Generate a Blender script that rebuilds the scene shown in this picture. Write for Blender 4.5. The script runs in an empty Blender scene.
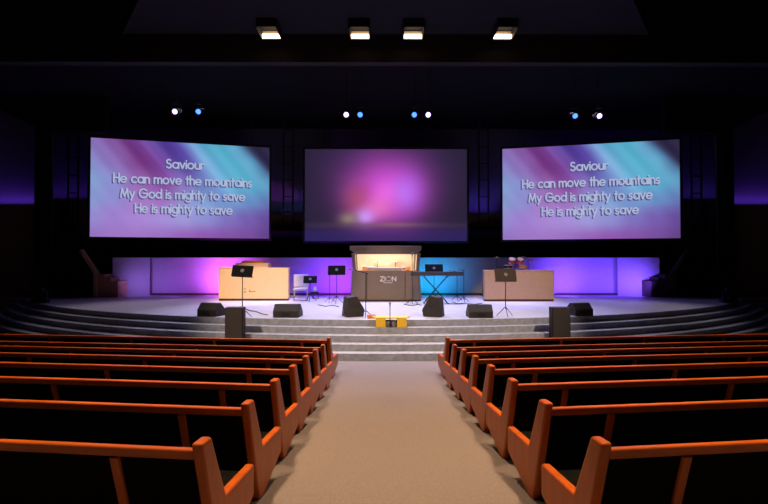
import bpy, bmesh, math, random
from mathutils import Vector, Matrix
random.seed(7)
S = bpy.context.scene
C = S.collection
PI = math.pi

# ------------------------------------------------------------------ camera
F = 460.0
CAM = Vector((-0.115, 0.0, 1.73))
HORIZON = 260.0
VPX = 382.5
cd = bpy.data.cameras.new('camera')
cam = bpy.data.objects.new('camera', cd)
C.objects.link(cam)
cd.sensor_width = 36.0
cd.lens = 36.0 * F / 768.0
cd.clip_start = 0.05
cd.clip_end = 200
cam.location = CAM
cam.rotation_euler = (PI / 2 + math.atan((HORIZON - 252) / F), 0, -math.atan((384 - VPX) / F))
S.camera = cam

STAGE = 0.11          # stage floor height
FLAT = -0.70          # floor in front of the steps


def at(px, py, Y):
    """world point seen at a photo position, at distance Y into the room"""
    return Vector((CAM.x + (px - VPX) * Y / F, Y, CAM.z - (py - HORIZON) * Y / F))


def on_stage(px, py):
    Y = F * (CAM.z - STAGE) / (py - HORIZON)
    return Vector((CAM.x + (px - VPX) * Y / F, Y, STAGE))


# ------------------------------------------------------------------ materials
def mat(name, col, rough=0.6, spec=0.5, metal=0.0, noise=0.0, nscale=8.0, bump=0.0, bscale=60.0, stretch=None, coat=0.0):
    m = bpy.data.materials.new(name)
    m.use_nodes = True
    nt = m.node_tree
    b = nt.nodes['Principled BSDF']
    b.inputs['Roughness'].default_value = rough
    b.inputs['Specular IOR Level'].default_value = spec
    b.inputs['Metallic'].default_value = metal
    if coat:
        b.inputs['Coat Weight'].default_value = coat
        b.inputs['Coat Roughness'].default_value = 0.25
    tc = nt.nodes.new('ShaderNodeTexCoord')
    mp = nt.nodes.new('ShaderNodeMapping')
    nt.links.new(tc.outputs['Object'], mp.inputs['Vector'])
    if stretch:
        mp.inputs['Scale'].default_value = stretch
    nz = nt.nodes.new('ShaderNodeTexNoise')
    nz.inputs['Scale'].default_value = nscale
    nz.inputs['Detail'].default_value = 5
    nt.links.new(mp.outputs['Vector'], nz.inputs['Vector'])
    cr = nt.nodes.new('ShaderNodeValToRGB')
    lo = [max(0, c * (1 - noise)) for c in col]
    hi = [min(1, c * (1 + noise)) for c in col]
    cr.color_ramp.elements[0].position = 0.3
    cr.color_ramp.elements[1].position = 0.7
    cr.color_ramp.elements[0].color = (*lo, 1)
    cr.color_ramp.elements[1].color = (*hi, 1)
    nt.links.new(nz.outputs['Fac'], cr.inputs['Fac'])
    nt.links.new(cr.outputs['Color'], b.inputs['Base Color'])
    if bump:
        n2 = nt.nodes.new('ShaderNodeTexNoise')
        n2.inputs['Scale'].default_value = bscale
        nt.links.new(mp.outputs['Vector'], n2.inputs['Vector'])
        bp = nt.nodes.new('ShaderNodeBump')
        bp.inputs['Strength'].default_value = bump
        bp.inputs['Distance'].default_value = 0.02
        nt.links.new(n2.outputs['Fac'], bp.inputs['Height'])
        nt.links.new(bp.outputs['Normal'], b.inputs['Normal'])
    return m


def emit(name, col, strength):
    m = bpy.data.materials.new(name)
    m.use_nodes = True
    nt = m.node_tree
    nt.nodes.remove(nt.nodes['Principled BSDF'])
    e = nt.nodes.new('ShaderNodeEmission')
    e.inputs['Color'].default_value = (*col, 1)
    e.inputs['Strength'].default_value = strength
    nt.links.new(e.outputs['Emission'], nt.nodes['Material Output'].inputs['Surface'])
    return m


M = {}
M['carpet'] = mat('aisle carpet', (0.215, 0.20, 0.205), 0.95, 0.1, noise=0.12, nscale=60, bump=0.5, bscale=120)
M['step_carpet'] = mat('step carpet', (0.375, 0.38, 0.41), 0.95, 0.1, noise=0.18, nscale=9, bump=0.4, bscale=90)
M['stage'] = mat('stage floor', (0.60, 0.58, 0.60), 0.42, 0.4, noise=0.06, nscale=3)
M['wood'] = mat('oak stained orange', (0.50, 0.110, 0.008), 0.34, 0.35, noise=0.14, nscale=5, stretch=(3, 3, 0.6))
M['rail'] = mat('oak rail', (0.47, 0.100, 0.007), 0.34, 0.4, noise=0.20, nscale=5, stretch=(0.5, 4, 4))
M['uphol'] = mat('black upholstery', (0.006, 0.007, 0.0065), 0.95, 0.05, noise=0.25, nscale=50, bump=0.3, bscale=200)
M['black'] = mat('matt black', (0.012, 0.012, 0.014), 0.7, 0.3, noise=0.1)
M['void'] = mat('stage black', (0.005, 0.005, 0.006), 0.9, 0.1, noise=0.1)
M['ceiling'] = mat('dark ceiling paint', (0.016, 0.015, 0.020), 0.9, 0.1, noise=0.08)
M['bulkhead'] = mat('dark brown fascia', (0.022, 0.017, 0.014), 0.8, 0.2, noise=0.1)
M['plaster'] = mat('grey plaster', (0.13, 0.12, 0.15), 0.9, 0.1, noise=0.05)
M['wainscot'] = mat('dark brown panelling', (0.20, 0.13, 0.085), 0.7, 0.2, noise=0.15, stretch=(6, 6, 0.5))
M['lowwall'] = mat('pale wall paint', (0.36, 0.34, 0.38), 0.8, 0.2, noise=0.04)
M['tan'] = mat('tan wood', (0.55, 0.33, 0.20), 0.6, 0.3, noise=0.1)
M['cream'] = mat('cream laminate', (0.80, 0.58, 0.33), 0.6, 0.3, noise=0.03)
M['taupe'] = mat('taupe laminate', (0.44, 0.30, 0.21), 0.6, 0.3, noise=0.05)
M['booth'] = mat('booth fascia', (0.22, 0.165, 0.12), 0.5, 0.4, noise=0.06)
M['boothlight'] = mat('booth lining', (0.75, 0.62, 0.48), 0.85, 0.1, noise=0.05)
M['plinth'] = mat('dark plinth', (0.06, 0.04, 0.035), 0.7, 0.3)
M['speaker'] = mat('speaker casing', (0.034, 0.028, 0.023), 0.6, 0.35, noise=0.1, bump=0.15, bscale=150)
M['grille'] = mat('speaker grille', (0.060, 0.048, 0.038), 0.6, 0.4, noise=0.3, nscale=120, bump=0.4, bscale=300)
M['metal'] = mat('black metal', (0.02, 0.02, 0.022), 0.4, 0.5, metal=0.3)
M['steel'] = mat('bright steel', (0.6, 0.6, 0.62), 0.3, 0.5, metal=0.9)
M['truss'] = mat('black truss paint', (0.02, 0.02, 0.024), 0.5, 0.4)
M['greyfab'] = mat('light grey fabric', (0.55, 0.52, 0.55), 0.9, 0.1, noise=0.06, nscale=20)
M['white'] = mat('white paint', (0.8, 0.8, 0.82), 0.5, 0.4)
M['yellow'] = mat('yellow painted wood', (0.95, 0.56, 0.035), 0.55, 0.3, noise=0.06)
M['orange'] = mat('orange wood', (0.70, 0.22, 0.04), 0.5, 0.4, noise=0.1)
M['amber'] = mat('amber drum shell', (0.70, 0.19, 0.02), 0.35, 0.5)
M['red'] = mat('red drum shell', (0.55, 0.05, 0.05), 0.3, 0.6)
M['drumhead'] = mat('white drum skin', (0.8, 0.76, 0.74), 0.5, 0.3)
M['brass'] = mat('brass cymbal', (0.75, 0.6, 0.35), 0.3, 0.5, metal=0.9)
M['grey'] = mat('grey casing', (0.22, 0.21, 0.22), 0.5, 0.4)
M['keys'] = mat('ivory keys', (0.75, 0.74, 0.72), 0.35, 0.5)
M['keycase'] = mat('keyboard casing', (0.07, 0.068, 0.075), 0.4, 0.5)
M['ledge'] = mat('ledge with lavender light in colour', (0.62, 0.60, 0.85), 0.5, 0.3)  # white ledge, lavender stage light put into its colour
M['desk'] = mat('music desk', (0.007, 0.007, 0.008), 0.8, 0.15)
M['warmlit_desk'] = mat('music desk with warm light in colour', (0.075, 0.045, 0.03), 0.7, 0.2)  # dark desk; its brown is warm light put into the colour
M['ink'] = mat('dark print', (0.05, 0.03, 0.03), 0.7, 0.2)
M['letter'] = emit('projected lettering', (0.41, 0.47, 0.67), 1.0)
M['lettershade'] = emit('projected letter shade', (0.10, 0.085, 0.25), 1.0)
M['sign'] = mat('pale sign letters', (0.85, 0.82, 0.80), 0.5, 0.3)
M['lamp_warm'] = emit('warm lamp', (1.0, 0.74, 0.45), 6.0)
M['lens_white'] = emit('white lamp lens', (0.62, 0.42, 1.0), 4.0)
M['lens_blue'] = emit('blue lamp lens', (0.05, 0.16, 1.0), 3.6)
M['reflector'] = mat('lamp reflector', (0.7, 0.55, 0.4), 0.5, 0.5)


# ------------------------------------------------------------------ mesh helpers
class MB:
    def __init__(self):
        self.bm = bmesh.new()

    def poly(self, pts):
        vs = [self.bm.verts.new(p) for p in pts]
        return self.bm.faces.new(vs)

    def box(self, c, s, rot=None, bev=0.0):
        r = bmesh.ops.create_cube(self.bm, size=1.0)
        vs = r['verts']
        mt = Matrix.Translation(Vector(c)) @ (rot.to_4x4() if rot else Matrix.Identity(4)) @ Matrix.Diagonal((*s, 1))
        bmesh.ops.transform(self.bm, matrix=mt, verts=vs)
        if bev:
            es = list({e for v in vs for e in v.link_edges})
            bmesh.ops.bevel(self.bm, geom=es, offset=bev, segments=2, affect='EDGES', profile=0.5)
        return self

    def prism(self, prof, axis, a, b, bev=0.0, seg=2, mtx=None):
        """profile points extruded along an axis from a to b"""
        def P(p, t):
            if axis == 'x': v = Vector((t, p[0], p[1]))
            elif axis == 'y': v = Vector((p[0], t, p[1]))
            else: v = Vector((p[0], p[1], t))
            return mtx @ v if mtx else v
        v0 = [self.bm.verts.new(P(p, a)) for p in prof]
        v1 = [self.bm.verts.new(P(p, b)) for p in prof]
        fs = [self.bm.faces.new(v0), self.bm.faces.new(list(reversed(v1)))]
        n = len(prof)
        for i in range(n):
            fs.append(self.bm.faces.new((v0[i], v1[i], v1[(i + 1) % n], v0[(i + 1) % n])))
        bmesh.ops.recalc_face_normals(self.bm, faces=fs)
        if bev:
            es = list({e for f in fs for e in f.edges})
            bmesh.ops.bevel(self.bm, geom=es, offset=bev, segments=seg, affect='EDGES', profile=0.5)
        return self

    def tube(self, p0, p1, r, r2=None, n=10):
        p0 = Vector(p0); p1 = Vector(p1)
        d = p1 - p0
        r2 = r if r2 is None else r2
        res = bmesh.ops.create_cone(self.bm, cap_ends=True, segments=n, radius1=r, radius2=r2, depth=d.length)
        q = Vector((0, 0, 1)).rotation_difference(d.normalized())
        bmesh.ops.transform(self.bm, matrix=Matrix.Translation((p0 + p1) / 2) @ q.to_matrix().to_4x4(), verts=res['verts'])
        return self

    def ball(self, c, r, sc=(1, 1, 1)):
        res = bmesh.ops.create_icosphere(self.bm, subdivisions=2, radius=r)
        bmesh.ops.transform(self.bm, matrix=Matrix.Translation(Vector(c)) @ Matrix.Diagonal((*sc, 1)), verts=res['verts'])
        return self

    def path(self, pts, r, n=6):
        pts = [Vector(p) for p in pts]
        for a, b in zip(pts, pts[1:]):
            self.tube(a, b, r, n=n)
            self.ball(b, r)
        return self

    def lathe(self, prof, c=(0, 0, 0), rot=None, n=24):
        rings = []
        mt = Matrix.Translation(Vector(c)) @ (rot.to_4x4() if rot else Matrix.Identity(4))
        for (r, z) in prof:
            rings.append([self.bm.verts.new(mt @ Vector((r * math.cos(2 * PI * k / n), r * math.sin(2 * PI * k / n), z))) for k in range(n)])
        for a, b in zip(rings, rings[1:]):
            for k in range(n):
                self.bm.faces.new((a[k], a[(k + 1) % n], b[(k + 1) % n], b[k]))
        self.bm.faces.new(list(reversed(rings[0])))
        self.bm.faces.new(rings[-1])
        return self

    def build(self, name, m, parent=None, smooth=False, loc=None):
        me = bpy.data.meshes.new(name)
        self.bm.to_mesh(me)
        self.bm.free()
        me.materials.append(m)
        if smooth:
            for p in me.polygons:
                p.use_smooth = True
        o = bpy.data.objects.new(name, me)
        C.objects.link(o)
        if parent:
            o.parent = parent
        if loc is not None:
            o.location = loc
        return o


def thing(name, label, cat, loc=(0, 0, 0), rz=0.0, group=None):
    o = bpy.data.objects.new(name, None)
    o.empty_display_size = 0.2
    C.objects.link(o)
    o.location = loc
    o.rotation_euler = (0, 0, rz)
    return tag(o, label, cat, group)


def tag(o, label, cat, group=None):
    o['label'] = label
    o['category'] = cat
    if group:
        o['group'] = group
    return o


def struct(o):
    o['kind'] = 'structure'
    return o


def dup(root, loc, rz, label, group=None, scale=None):
    r = root.copy(); C.objects.link(r)
    r.location = loc; r.rotation_euler = (0, 0, rz)
    r['label'] = label
    if group: r['group'] = group
    for ch in list(root.children):
        c = ch.copy(); C.objects.link(c); c.parent = r
        for g in list(ch.children):
            d = g.copy(); C.objects.link(d); d.parent = c
    return r


# ------------------------------------------------------------------ setting
XA = 1.175            # inner line of the pew ends
TAN = 0.11            # the pew blocks turn towards the stage


def floor_z(x, y):
    u = y - TAN * max(abs(x) - XA, 0) - 2.95
    z = -0.218 - 0.0546 * u - 0.0048 * u * u
    if u < -4: z = -0.218 + 0.2184 - 0.0768
    return max(z, FLAT) if u > 0 else z


def make_floor():
    mb = MB()
    xs = [-19, -16, -12, -8, -4, -XA, 0, XA, 4, 8, 12, 16, 19]
    ys = [-4 + 0.5 * k for k in range(59)]
    g = [[mb.bm.verts.new((x, y, floor_z(x, y))) for x in xs] for y in ys]
    for j in range(len(ys) - 1):
        for i in range(len(xs) - 1):
            mb.bm.faces.new((g[j][i], g[j][i + 1], g[j + 1][i + 1], g[j + 1][i]))
    return mb.build('floor', M['carpet'], smooth=True)


struct(make_floor())

R0, CY = 20.0, 32.45
RISE, TREAD = 0.162, 0.32
SIDE_Y = 19.7


def disc(k):
    """outline of the k-th level below the stage top (k = 0 is the stage)"""
    R = R0 + TREAD * k
    yy = SIDE_Y - TREAD * k
    xm = math.sqrt(R * R - (CY - yy) ** 2)
    a = math.asin(xm / R)
    n = 72
    pts = [(R * math.sin(-a + 2 * a * i / n), CY - R * math.cos(-a + 2 * a * i / n)) for i in range(n + 1)]
    return [(-18.9, 24.9), (-18.9, yy)] + pts + [(18.9, yy), (18.9, 24.9)]


mb = MB()
mb.prism(disc(0), 'z', STAGE - RISE, STAGE)
struct(mb.build('stage_floor', M['stage']))
# carpeted riser face of the stage, and the four steps below
mb = MB()
for k in range(1, 5):
    top = STAGE - RISE * k
    mb.prism(disc(k), 'z', FLAT - 0.02 if k == 4 else top - RISE, top)
struct(mb.build('stage_steps', M['step_carpet']))
# carpet lip over the front edge of the stage
mb = MB()
d0 = disc(0)[1:-1]
for (p, q) in zip(d0, d0[1:]):
    a = Vector((p[0], p[1], 0)); b = Vector((q[0], q[1], 0))
    t = (b - a).normalized(); nrm = Vector((t.y, -t.x, 0))
    f = 0.03
    P = [a + nrm * f, b + nrm * f, b - nrm * 0.05, a - nrm * 0.05]
    lo = [mb.bm.verts.new((v.x, v.y, STAGE - RISE)) for v in P]
    hi = [mb.bm.verts.new((v.x, v.y, STAGE + 0.004)) for v in P]
    mb.bm.faces.new(hi); mb.bm.faces.new((lo[0], lo[1], hi[1], hi[0])); mb.bm.faces.new((lo[2], lo[3], hi[3], hi[2]))
struct(mb.build('trim_1', M['step_carpet']))

LEDGE = 4.15
# walls
def wall(name, p0, p1, z0, z1, th, m):
    a = Vector((*p0, 0)); b = Vector((*p1, 0)); t = (b - a); L = t.length
    ang = math.atan2(t.y, t.x)
    mb = MB()
    mb.box(((a + b) / 2 + Vector((0, 0, (z0 + z1) / 2))), (L, th, z1 - z0), Matrix.Rotation(ang, 3, 'Z'))
    return struct(mb.build(name, m))


wall('wall_back', (-19, 24.6), (19, 24.6), -0.7, 11.2, 0.2, M['plaster'])
wall('wall_left', (-19, -4), (-19, 24.6), -0.9, 11.2, 0.2, M['plaster'])
wall('wall_right', (19, -4), (19, 24.6), -0.9, 11.2, 0.2, M['plaster'])
wall('wall_rear', (-19, -4), (19, -4), -0.9, 11.2, 0.2, M['plaster'])
# side returns flanking the stage (upper plaster, panelled dado with a cove ledge)
for s, nm in ((-1, 'left'), (1, 'right')):
    wall('wall_return_' + nm, (s * 15.0, 20.7), (s * 18.9, 20.7), STAGE, 8.7, 0.2, M['plaster'])
    mb = MB(); mb.box((s * 16.95, 20.45, (STAGE + LEDGE) / 2), (3.9, 0.34, LEDGE - STAGE))
    struct(mb.build('trim_dado_' + nm, M['wainscot']))
    mb = MB(); mb.box((s * 14.95, 20.1, (STAGE + 8.7) / 2), (0.50, 0.34, 8.7 - STAGE))
    struct(mb.build('trim_pilaster_' + nm, M['void']))
    # boxed-out foot of the pilaster
    mb = MB(); mb.prism([(s * 14.45, STAGE), (s * 12.35, STAGE), (s * 12.35, 0.9), (s * 13.6, 2.6), (s * 14.45, 4.3)], 'y', 20.45, 20.75)
    struct(mb.build('trim_wing_' + nm, M['void']))
# rear dado and its ledge
mb = MB(); mb.box((0, 24.1, (STAGE + LEDGE) / 2), (20.0, 0.5, LEDGE - STAGE))
struct(mb.build('trim_dado_back', M['wainscot']))
for s, nm in ((-1, 'left'), (1, 'right')):
    mb = MB(); mb.box((s * 14.4, 24.1, (STAGE + 4.9) / 2), (8.8, 0.5, 4.9 - STAGE))
    struct(mb.build('trim_dado_rear_' + nm, M['wainscot']))

# ceilings
mb = MB(); mb.box((0, 5.6, 11.2), (38, 19.3, 0.2)); struct(mb.build('ceiling', M['ceiling']))
mb = MB(); mb.box((0, 20.0, 8.85), (38, 9.4, 0.2)); struct(mb.build('ceiling_stage', M['void']))
mb = MB(); mb.box((0, 15.2, 9.7), (38, 0.3, 2.9)); struct(mb.build('wall_bulkhead', M['bulkhead']))
mb = MB(); mb.prism([(-6.2, 2.0), (6.2, 2.0), (7.0, 12.9), (8.6, 14.9), (-8.6, 14.9), (-7.0, 12.9)], 'z', 9.10, 9.40)
struct(mb.build('ceiling_cloud', M['ceiling']))
# sloped soffits at both sides of the stage opening
for s, nm in ((-1, 'left'), (1, 'right')):
    mb = MB()
    mb.prism([(s * 18.9, 10.0), (s * 18.9, 9.3), (s * 14.5, 7.2), (s * 12.0, 7.2), (s * 12.0, 8.75), (s * 15, 10.0)], 'y', 19.6, 19.9)
    struct(mb.build('trim_soffit_' + nm, M['void']))

# low painted wall across the rear of the stage, with its returns
WY = 21.2
zt = 1.84
mb = MB()
def wseg(p0, p1):
    a = Vector((*p0, 0)); b = Vector((*p1, 0)); t = b - a
    mb.box((a + b) / 2 + Vector((0, 0.08, (STAGE + zt) / 2)), (t.length, 0.16, zt - STAGE), Matrix.Rotation(math.atan2(t.y, t.x), 3, 'Z'))
xl = at(152, 260, WY).x; xr = at(616, 260, WY).x
wseg((xl - .4, WY), (xr + .4, WY))
struct(mb.build('wall_low', M['lowwall']))
for s, x0, px1, nm in ((-1, xl, 112, 'left'), (1, xr, 661, 'right')):
    x1 = at(px1, 260, 20.5).x
    mb = MB()
    wseg(*(((x1, 20.55), (x0, WY - .2)) if s < 0 else ((x0, WY - .2), (x1, 20.55))))
    struct(mb.build('wall_low_' + nm, M['lowwall']))
mb = MB(); mb.box((0, WY - 0.05, STAGE + 0.05), (xr - xl, 0.06, 0.1)); struct(mb.build('baseboard_back', M['plinth']))
# black sheet standing in for the dark recess above the low wall
mb = MB(); mb.box((0, 22.6, 1.65), (26.0, 0.1, 3.05)); struct(mb.build('trim_recess_dark', M['void']))

# ------------------------------------------------------------------ pews
PEW_L = 8.6


def make_pew(s, label, group):
    t = thing('pew', label, 'pew', group=group)
    sl = 0.085
    prof = [(0.0, 0.0), (0.10, -0.10 * sl), (0.555, 0.18), (0.555, 0.415), (0.085, 0.425), (-0.12, 0.875), (-0.25, 0.875)]
    for x in (0.0, PEW_L):
        mb = MB()
        c = s * x
        mb.prism(prof, 'x', c - 0.036, c + 0.036, bev=0.02, seg=3)
        mb.build('pew_end', M['wood'], t)
    a, b = sorted((s * 0.036, s * (PEW_L - 0.036)))
    # reclined back: rear line from (0.0, 0.10) to (-0.235, 0.83)
    def q(z, off):
        k = (z - 0.0) / 0.875
        return (-0.25 * k + off, z)
    mb = MB(); mb.prism([q(0.14, 0.03), q(0.775, 0.032), q(0.775, 0.075), q(0.40, 0.12), q(0.14, 0.12)], 'x', a, b, bev=0.012)
    mb.build('backrest', M['uphol'], t)
    mb = MB(); mb.prism([q(0.755, 0.025), q(0.812, 0.02), q(0.822, 0.03), q(0.822, 0.066), q(0.81, 0.08), q(0.755, 0.08)], 'x', a, b, bev=0.005)
    mb.build('top_rail', M['rail'], t)
    x = 0.55
    while x < PEW_L - 0.3:
        mb = MB()
        mb.prism([q(0.06, 0.01), q(0.752, 0.01), q(0.752, 0.05), q(0.06, 0.05)], 'x', s * x - 0.03, s * x + 0.03, bev=0.008)
        mb.build('divider', M['wood'], t)
        x += 1.85
    mb = MB(); mb.prism([(0.06, 0.32), (0.51, 0.34), (0.53, 0.36), (0.51, 0.375), (0.06, 0.36)], 'x', a, b, bev=0.01)
    mb.build('seat_cushion', M['uphol'], t)
    mb = MB(); mb.prism([(0.04, 0.28), (0.51, 0.30), (0.51, 0.335), (0.04, 0.315)], 'x', a, b)
    mb.build('seat_board', M['rail'], t)
    return t


def row_label(side, n):
    o = ['nearest the camera', 'second nearest the camera', 'third nearest the camera', 'fourth nearest the camera',
         'fourth from the stage steps', 'third from the stage steps', 'second from the stage steps', 'first before the stage steps'][n]
    return f'orange oak pew with black back {side} of the aisle, {o}'


for s, side in ((-1, 'left'), (1, 'right')):
    proto = None
    g = f'oak pews {side} of the aisle'
    for n in range(8):
        y = 2.95 + 0.93 * n
        loc = (s * XA, y, floor_z(s * XA, y))
        rz = s * math.atan(TAN)
        if proto is None:
            proto = make_pew(s, row_label(side, n), g)
            proto.location = loc; proto.rotation_euler = (0, 0, rz)
        else:
            dup(proto, loc, rz, row_label(side, n), g)

# ------------------------------------------------------------------ stroke lettering
def arc(cx, cy, r, a0, a1, n=16, ry=None):
    ry = r if ry is None else ry
    return [(cx + r * math.cos(math.radians(a0 + (a1 - a0) * i / n)), cy + ry * math.sin(math.radians(a0 + (a1 - a0) * i / n))) for i in range(n + 1)]


X = 0.66
O = arc(.33, .33, .33, 0, 360, 24)
GL = {
    'o': ([O], .66), 'a': ([O, [(.66, X), (.66, 0)]], .66), 'd': ([O, [(.66, 1.05), (.66, 0)]], .66),
    'c': ([arc(.33, .33, .33, 48, 312)], .56), 'e': ([arc(.33, .33, .33, 0, 318), [(.0, .33), (.66, .33)]], .66),
    'g': ([O, [(.66, X), (.66, -.05)] + arc(.33, -.03, .33, 0, -150)], .66),
    'u': ([[(0, X), (0, .26)] + arc(.26, .26, .26, 180, 360) + [(.52, X)], [(.52, .3), (.52, 0)]], .52),
    'n': ([[(0, X), (0, 0)], [(0, .38)] + arc(.25, .40, .25, 180, 0) + [(.5, 0)]], .5),
    'h': ([[(0, 1.05), (0, 0)], [(0, .38)] + arc(.25, .40, .25, 180, 0) + [(.5, 0)]], .5),
    'm': ([[(0, X), (0, 0)], [(0, .4)] + arc(.22, .43, .22, 180, 0) + [(.44, 0)], [(.44, .4)] + arc(.66, .43, .22, 180, 0) + [(.88, 0)]], .88),
    'r': ([[(0, X), (0, 0)], [(0, .38)] + arc(.22, .42, .22, 180, 50)], .34),
    'i': ([[(0, X), (0, 0)], [(0, .9), (0, .93)]], .0), 't': ([[(.14, .95), (.14, 0)], [(-.02, X), (.32, X)]], .30),
    'v': ([[(0, X), (.26, 0), (.52, X)]], .52), 'y': ([[(0, X), (.27, .03)], [(.54, X), (.14, -.33)]], .54),
    's': ([arc(.19, .48, .17, 40, 270, 12) + arc(.19, .16, .17, 90, -150, 12)], .38),
    'S': ([arc(.26, .75, .24, 40, 270, 12) + arc(.26, .25, .26, 90, -150, 12)], .52),
    'H': ([[(0, 1), (0, 0)], [(.62, 1), (.62, 0)], [(0, .52), (.62, .52)]], .62),
    'M': ([[(0, 0), (.14, 1), (.45, .12), (.76, 1), (.9, 0)]], .9),
    'G': ([arc(.5, .5, .5, 45, 360, 24) + [(.5, .5)]], 1.0),
    'Z': ([[(0, 1), (.6, 1), (0, 0), (.62, 0)]], .62), 'I': ([[(0, 1), (0, 0)]], 0.0),
    'O': ([arc(.5, .5, .5, 0, 360, 28)], 1.0), 'N': ([[(0, 0), (0, 1), (.66, 0), (.66, 1)]], .66),
}


def text_strokes(txt, gap=.17, space=.36):
    x, out = 0.0, []
    for ch in txt:
        if ch == ' ':
            x += space; continue
        st, adv = GL[ch]
        for pl in st:
            out.append([(x + p[0], p[1]) for p in pl])
        x += adv + gap
    return out, x - gap


def text_mesh(mb, txt, org, ux, uz, width, cap, sw, gap=.17, space=.36):
    """flat strokes, org = lower left, ux/uz unit axes, width in metres"""
    st, w = text_strokes(txt, gap, space)
    sx = width / w
    h = sw / 2
    for pl in st:
        P = [Vector((p[0] * sx, p[1] * cap)) for p in pl]
        for a, b in zip(P, P[1:]):
            d = b - a
            if d.length < 1e-6: continue
            n = Vector((-d.y, d.x)).normalized() * h
            mb.poly([org + ux * v.x + uz * v.y for v in (a + n, a - n, b - n, b + n)])
        for i, p in enumerate(P):
            if len(P) > 6 and 0 < i < len(P) - 1 and i % 2: continue
            mb.poly([org + ux * (p.x + h * math.cos(t * PI / 4)) + uz * (p.y + h * math.sin(t * PI / 4)) for t in range(8)])


# ------------------------------------------------------------------ projection screens
def lin(c):
    return [((v / 255) / 12.92 if v <= 10 else (((v / 255) + 0.055) / 1.055) ** 2.4) for v in c]


SIDE_GRID = [   # rows from top to bottom, 9 columns, display colours
    [(128, 104, 172), (128, 92, 160), (104, 58, 128), (84, 52, 128), (72, 56, 140), (88, 150, 196), (84, 176, 206), (72, 96, 156), (46, 36, 62)],
    [(136, 124, 190), (146, 112, 182), (124, 58, 132), (112, 58, 138), (100, 90, 170), (120, 172, 214), (96, 180, 214), (90, 176, 206), (62, 60, 96)],
    [(132, 160, 208), (142, 142, 206), (160, 104, 178), (150, 92, 176), (148, 132, 200), (130, 180, 220), (110, 180, 216), (96, 172, 208), (92, 150, 190)],
    [(136, 152, 206), (146, 138, 208), (168, 120, 196), (164, 118, 196), (150, 160, 214), (136, 176, 220), (118, 160, 208), (108, 136, 194), (104, 110, 178)],
    [(150, 138, 208), (158, 126, 206), (168, 134, 212), (166, 142, 216), (158, 152, 216), (142, 142, 208), (128, 114, 190), (118, 94, 174), (104, 76, 152)],
    [(146, 114, 190), (156, 118, 196), (160, 118, 198), (156, 112, 194), (150, 98, 184), (144, 86, 174), (134, 82, 166), (120, 78, 156), (100, 66, 136)],
]


STREAK = [(-.5, (136, 150, 206)), (-.12, (132, 150, 208)), (.0, (136, 112, 184)), (.10, (132, 88, 162)), (.16, (110, 54, 126)), (.24, (108, 56, 134)), (.27, (134, 92, 182)),
          (.32, (108, 84, 172)), (.36, (80, 58, 146)), (.45, (84, 66, 160)), (.49, (120, 130, 204)), (.53, (134, 176, 224)), (.60, (92, 168, 202)), (.70, (84, 172, 198)), (.76, (96, 164, 200)), (.80, (110, 170, 206)), (.86, (84, 140, 186)), (1.1, (80, 130, 180))]


def side_col(u, v):
    v2 = v
    gx = u * 8; gy = v2 * 5
    i = min(int(gx), 7); j = min(int(gy), 4)
    fx = gx - i; fy = gy - j
    fx = fx * fx * (3 - 2 * fx); fy = fy * fy * (3 - 2 * fy)
    g = SIDE_GRID
    c = [(g[j][i][k] * (1 - fx) + g[j][i + 1][k] * fx) * (1 - fy) + (g[j + 1][i][k] * (1 - fx) + g[j + 1][i + 1][k] * fx) * fy for k in range(3)]
    # soft diagonal streaks of the projected picture
    w = u - 0.45 * v
    k = max(0.0, 1 - v / 0.68) ** 0.7 * 0.85
    P = STREAK
    for (w0, c0), (w1, c1) in zip(P, P[1:]):
        if w0 <= w <= w1:
            f = (w - w0) / (w1 - w0)
            sc = [p * (1 - f) + q_ * f for p, q_ in zip(c0, c1)]
            c = [p * (1 - k) + q_ * k for p, q_ in zip(c, sc)]
            break
    w2 = u - 0.57 * v - 0.845
    edge = 1 / (1 + math.exp(-w2 * 70))
    c = [x * (1 - edge * .95) + d * edge * .95 for x, d in zip(c, (44, 34, 62))]
    w3 = w - 0.0
    c = [x + 5 * math.sin(w3 * 60) * max(0, 1 - v) for x in c]
    return [max(6, min(250, x)) for x in c]


def gau(u, v, cu, cv, su, sv):
    return math.exp(-((u - cu) / su) ** 2 - ((v - cv) / sv) ** 2)


def mid_col(u, v):
    c = [41, 34, 57]
    def mix(col, k):
        for i in range(3): c[i] = c[i] * (1 - k) + col[i] * k
    mix((58, 40, 82), .8 * min(1, gau(u, v, .45, .1, .35, .35)))
    mix((46, 36, 96), .8 * max(0, min(1, (v - .84) / .06)))
    n = 0.12 * math.sin(u * 17 + 3 * math.sin(v * 9)) * math.cos(v * 13)
    mix((128, 62, 140), min(1, 1.0 * gau(u, v, .50, .42, .27, .40) * (1 + n)))
    mix((170, 62, 170), min(1, 1.0 * gau(u, v, .51, .45, .23, .36)))
    mix((224, 92, 226), min(1, 1.0 * gau(u, v, .52, .46, .16, .22)))
    mix((168, 92, 226), .7 * gau(u, v, .64, .46, .10, .22))
    mix((196, 120, 246), .7 * gau(u, v, .61, .48, .07, .14))
    for q_ in range(5): mix((238, 110, 228), .35 * gau(u, v, .39 + .03 * q_, .70 - .06 * q_, .06, .09))
    mix((176, 80, 100), .6 * gau(u, v, .32, .56, .09, .19))
    mix((236, 120, 190), .6 * gau(u, v, .46, .66, .10, .12))
    mix((205, 150, 250), .95 * gau(u, v, .37, .74, .06, .09))
    mix((150, 132, 118), .85 * gau(u, v, .27, .76, .06, .07))
    mix((196, 128, 140), .75 * gau(u, v, .54, .825, .16, .022))
    mix((90, 66, 98), .5 * gau(u, v, .5, .83, .6, .03))
    return c


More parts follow.
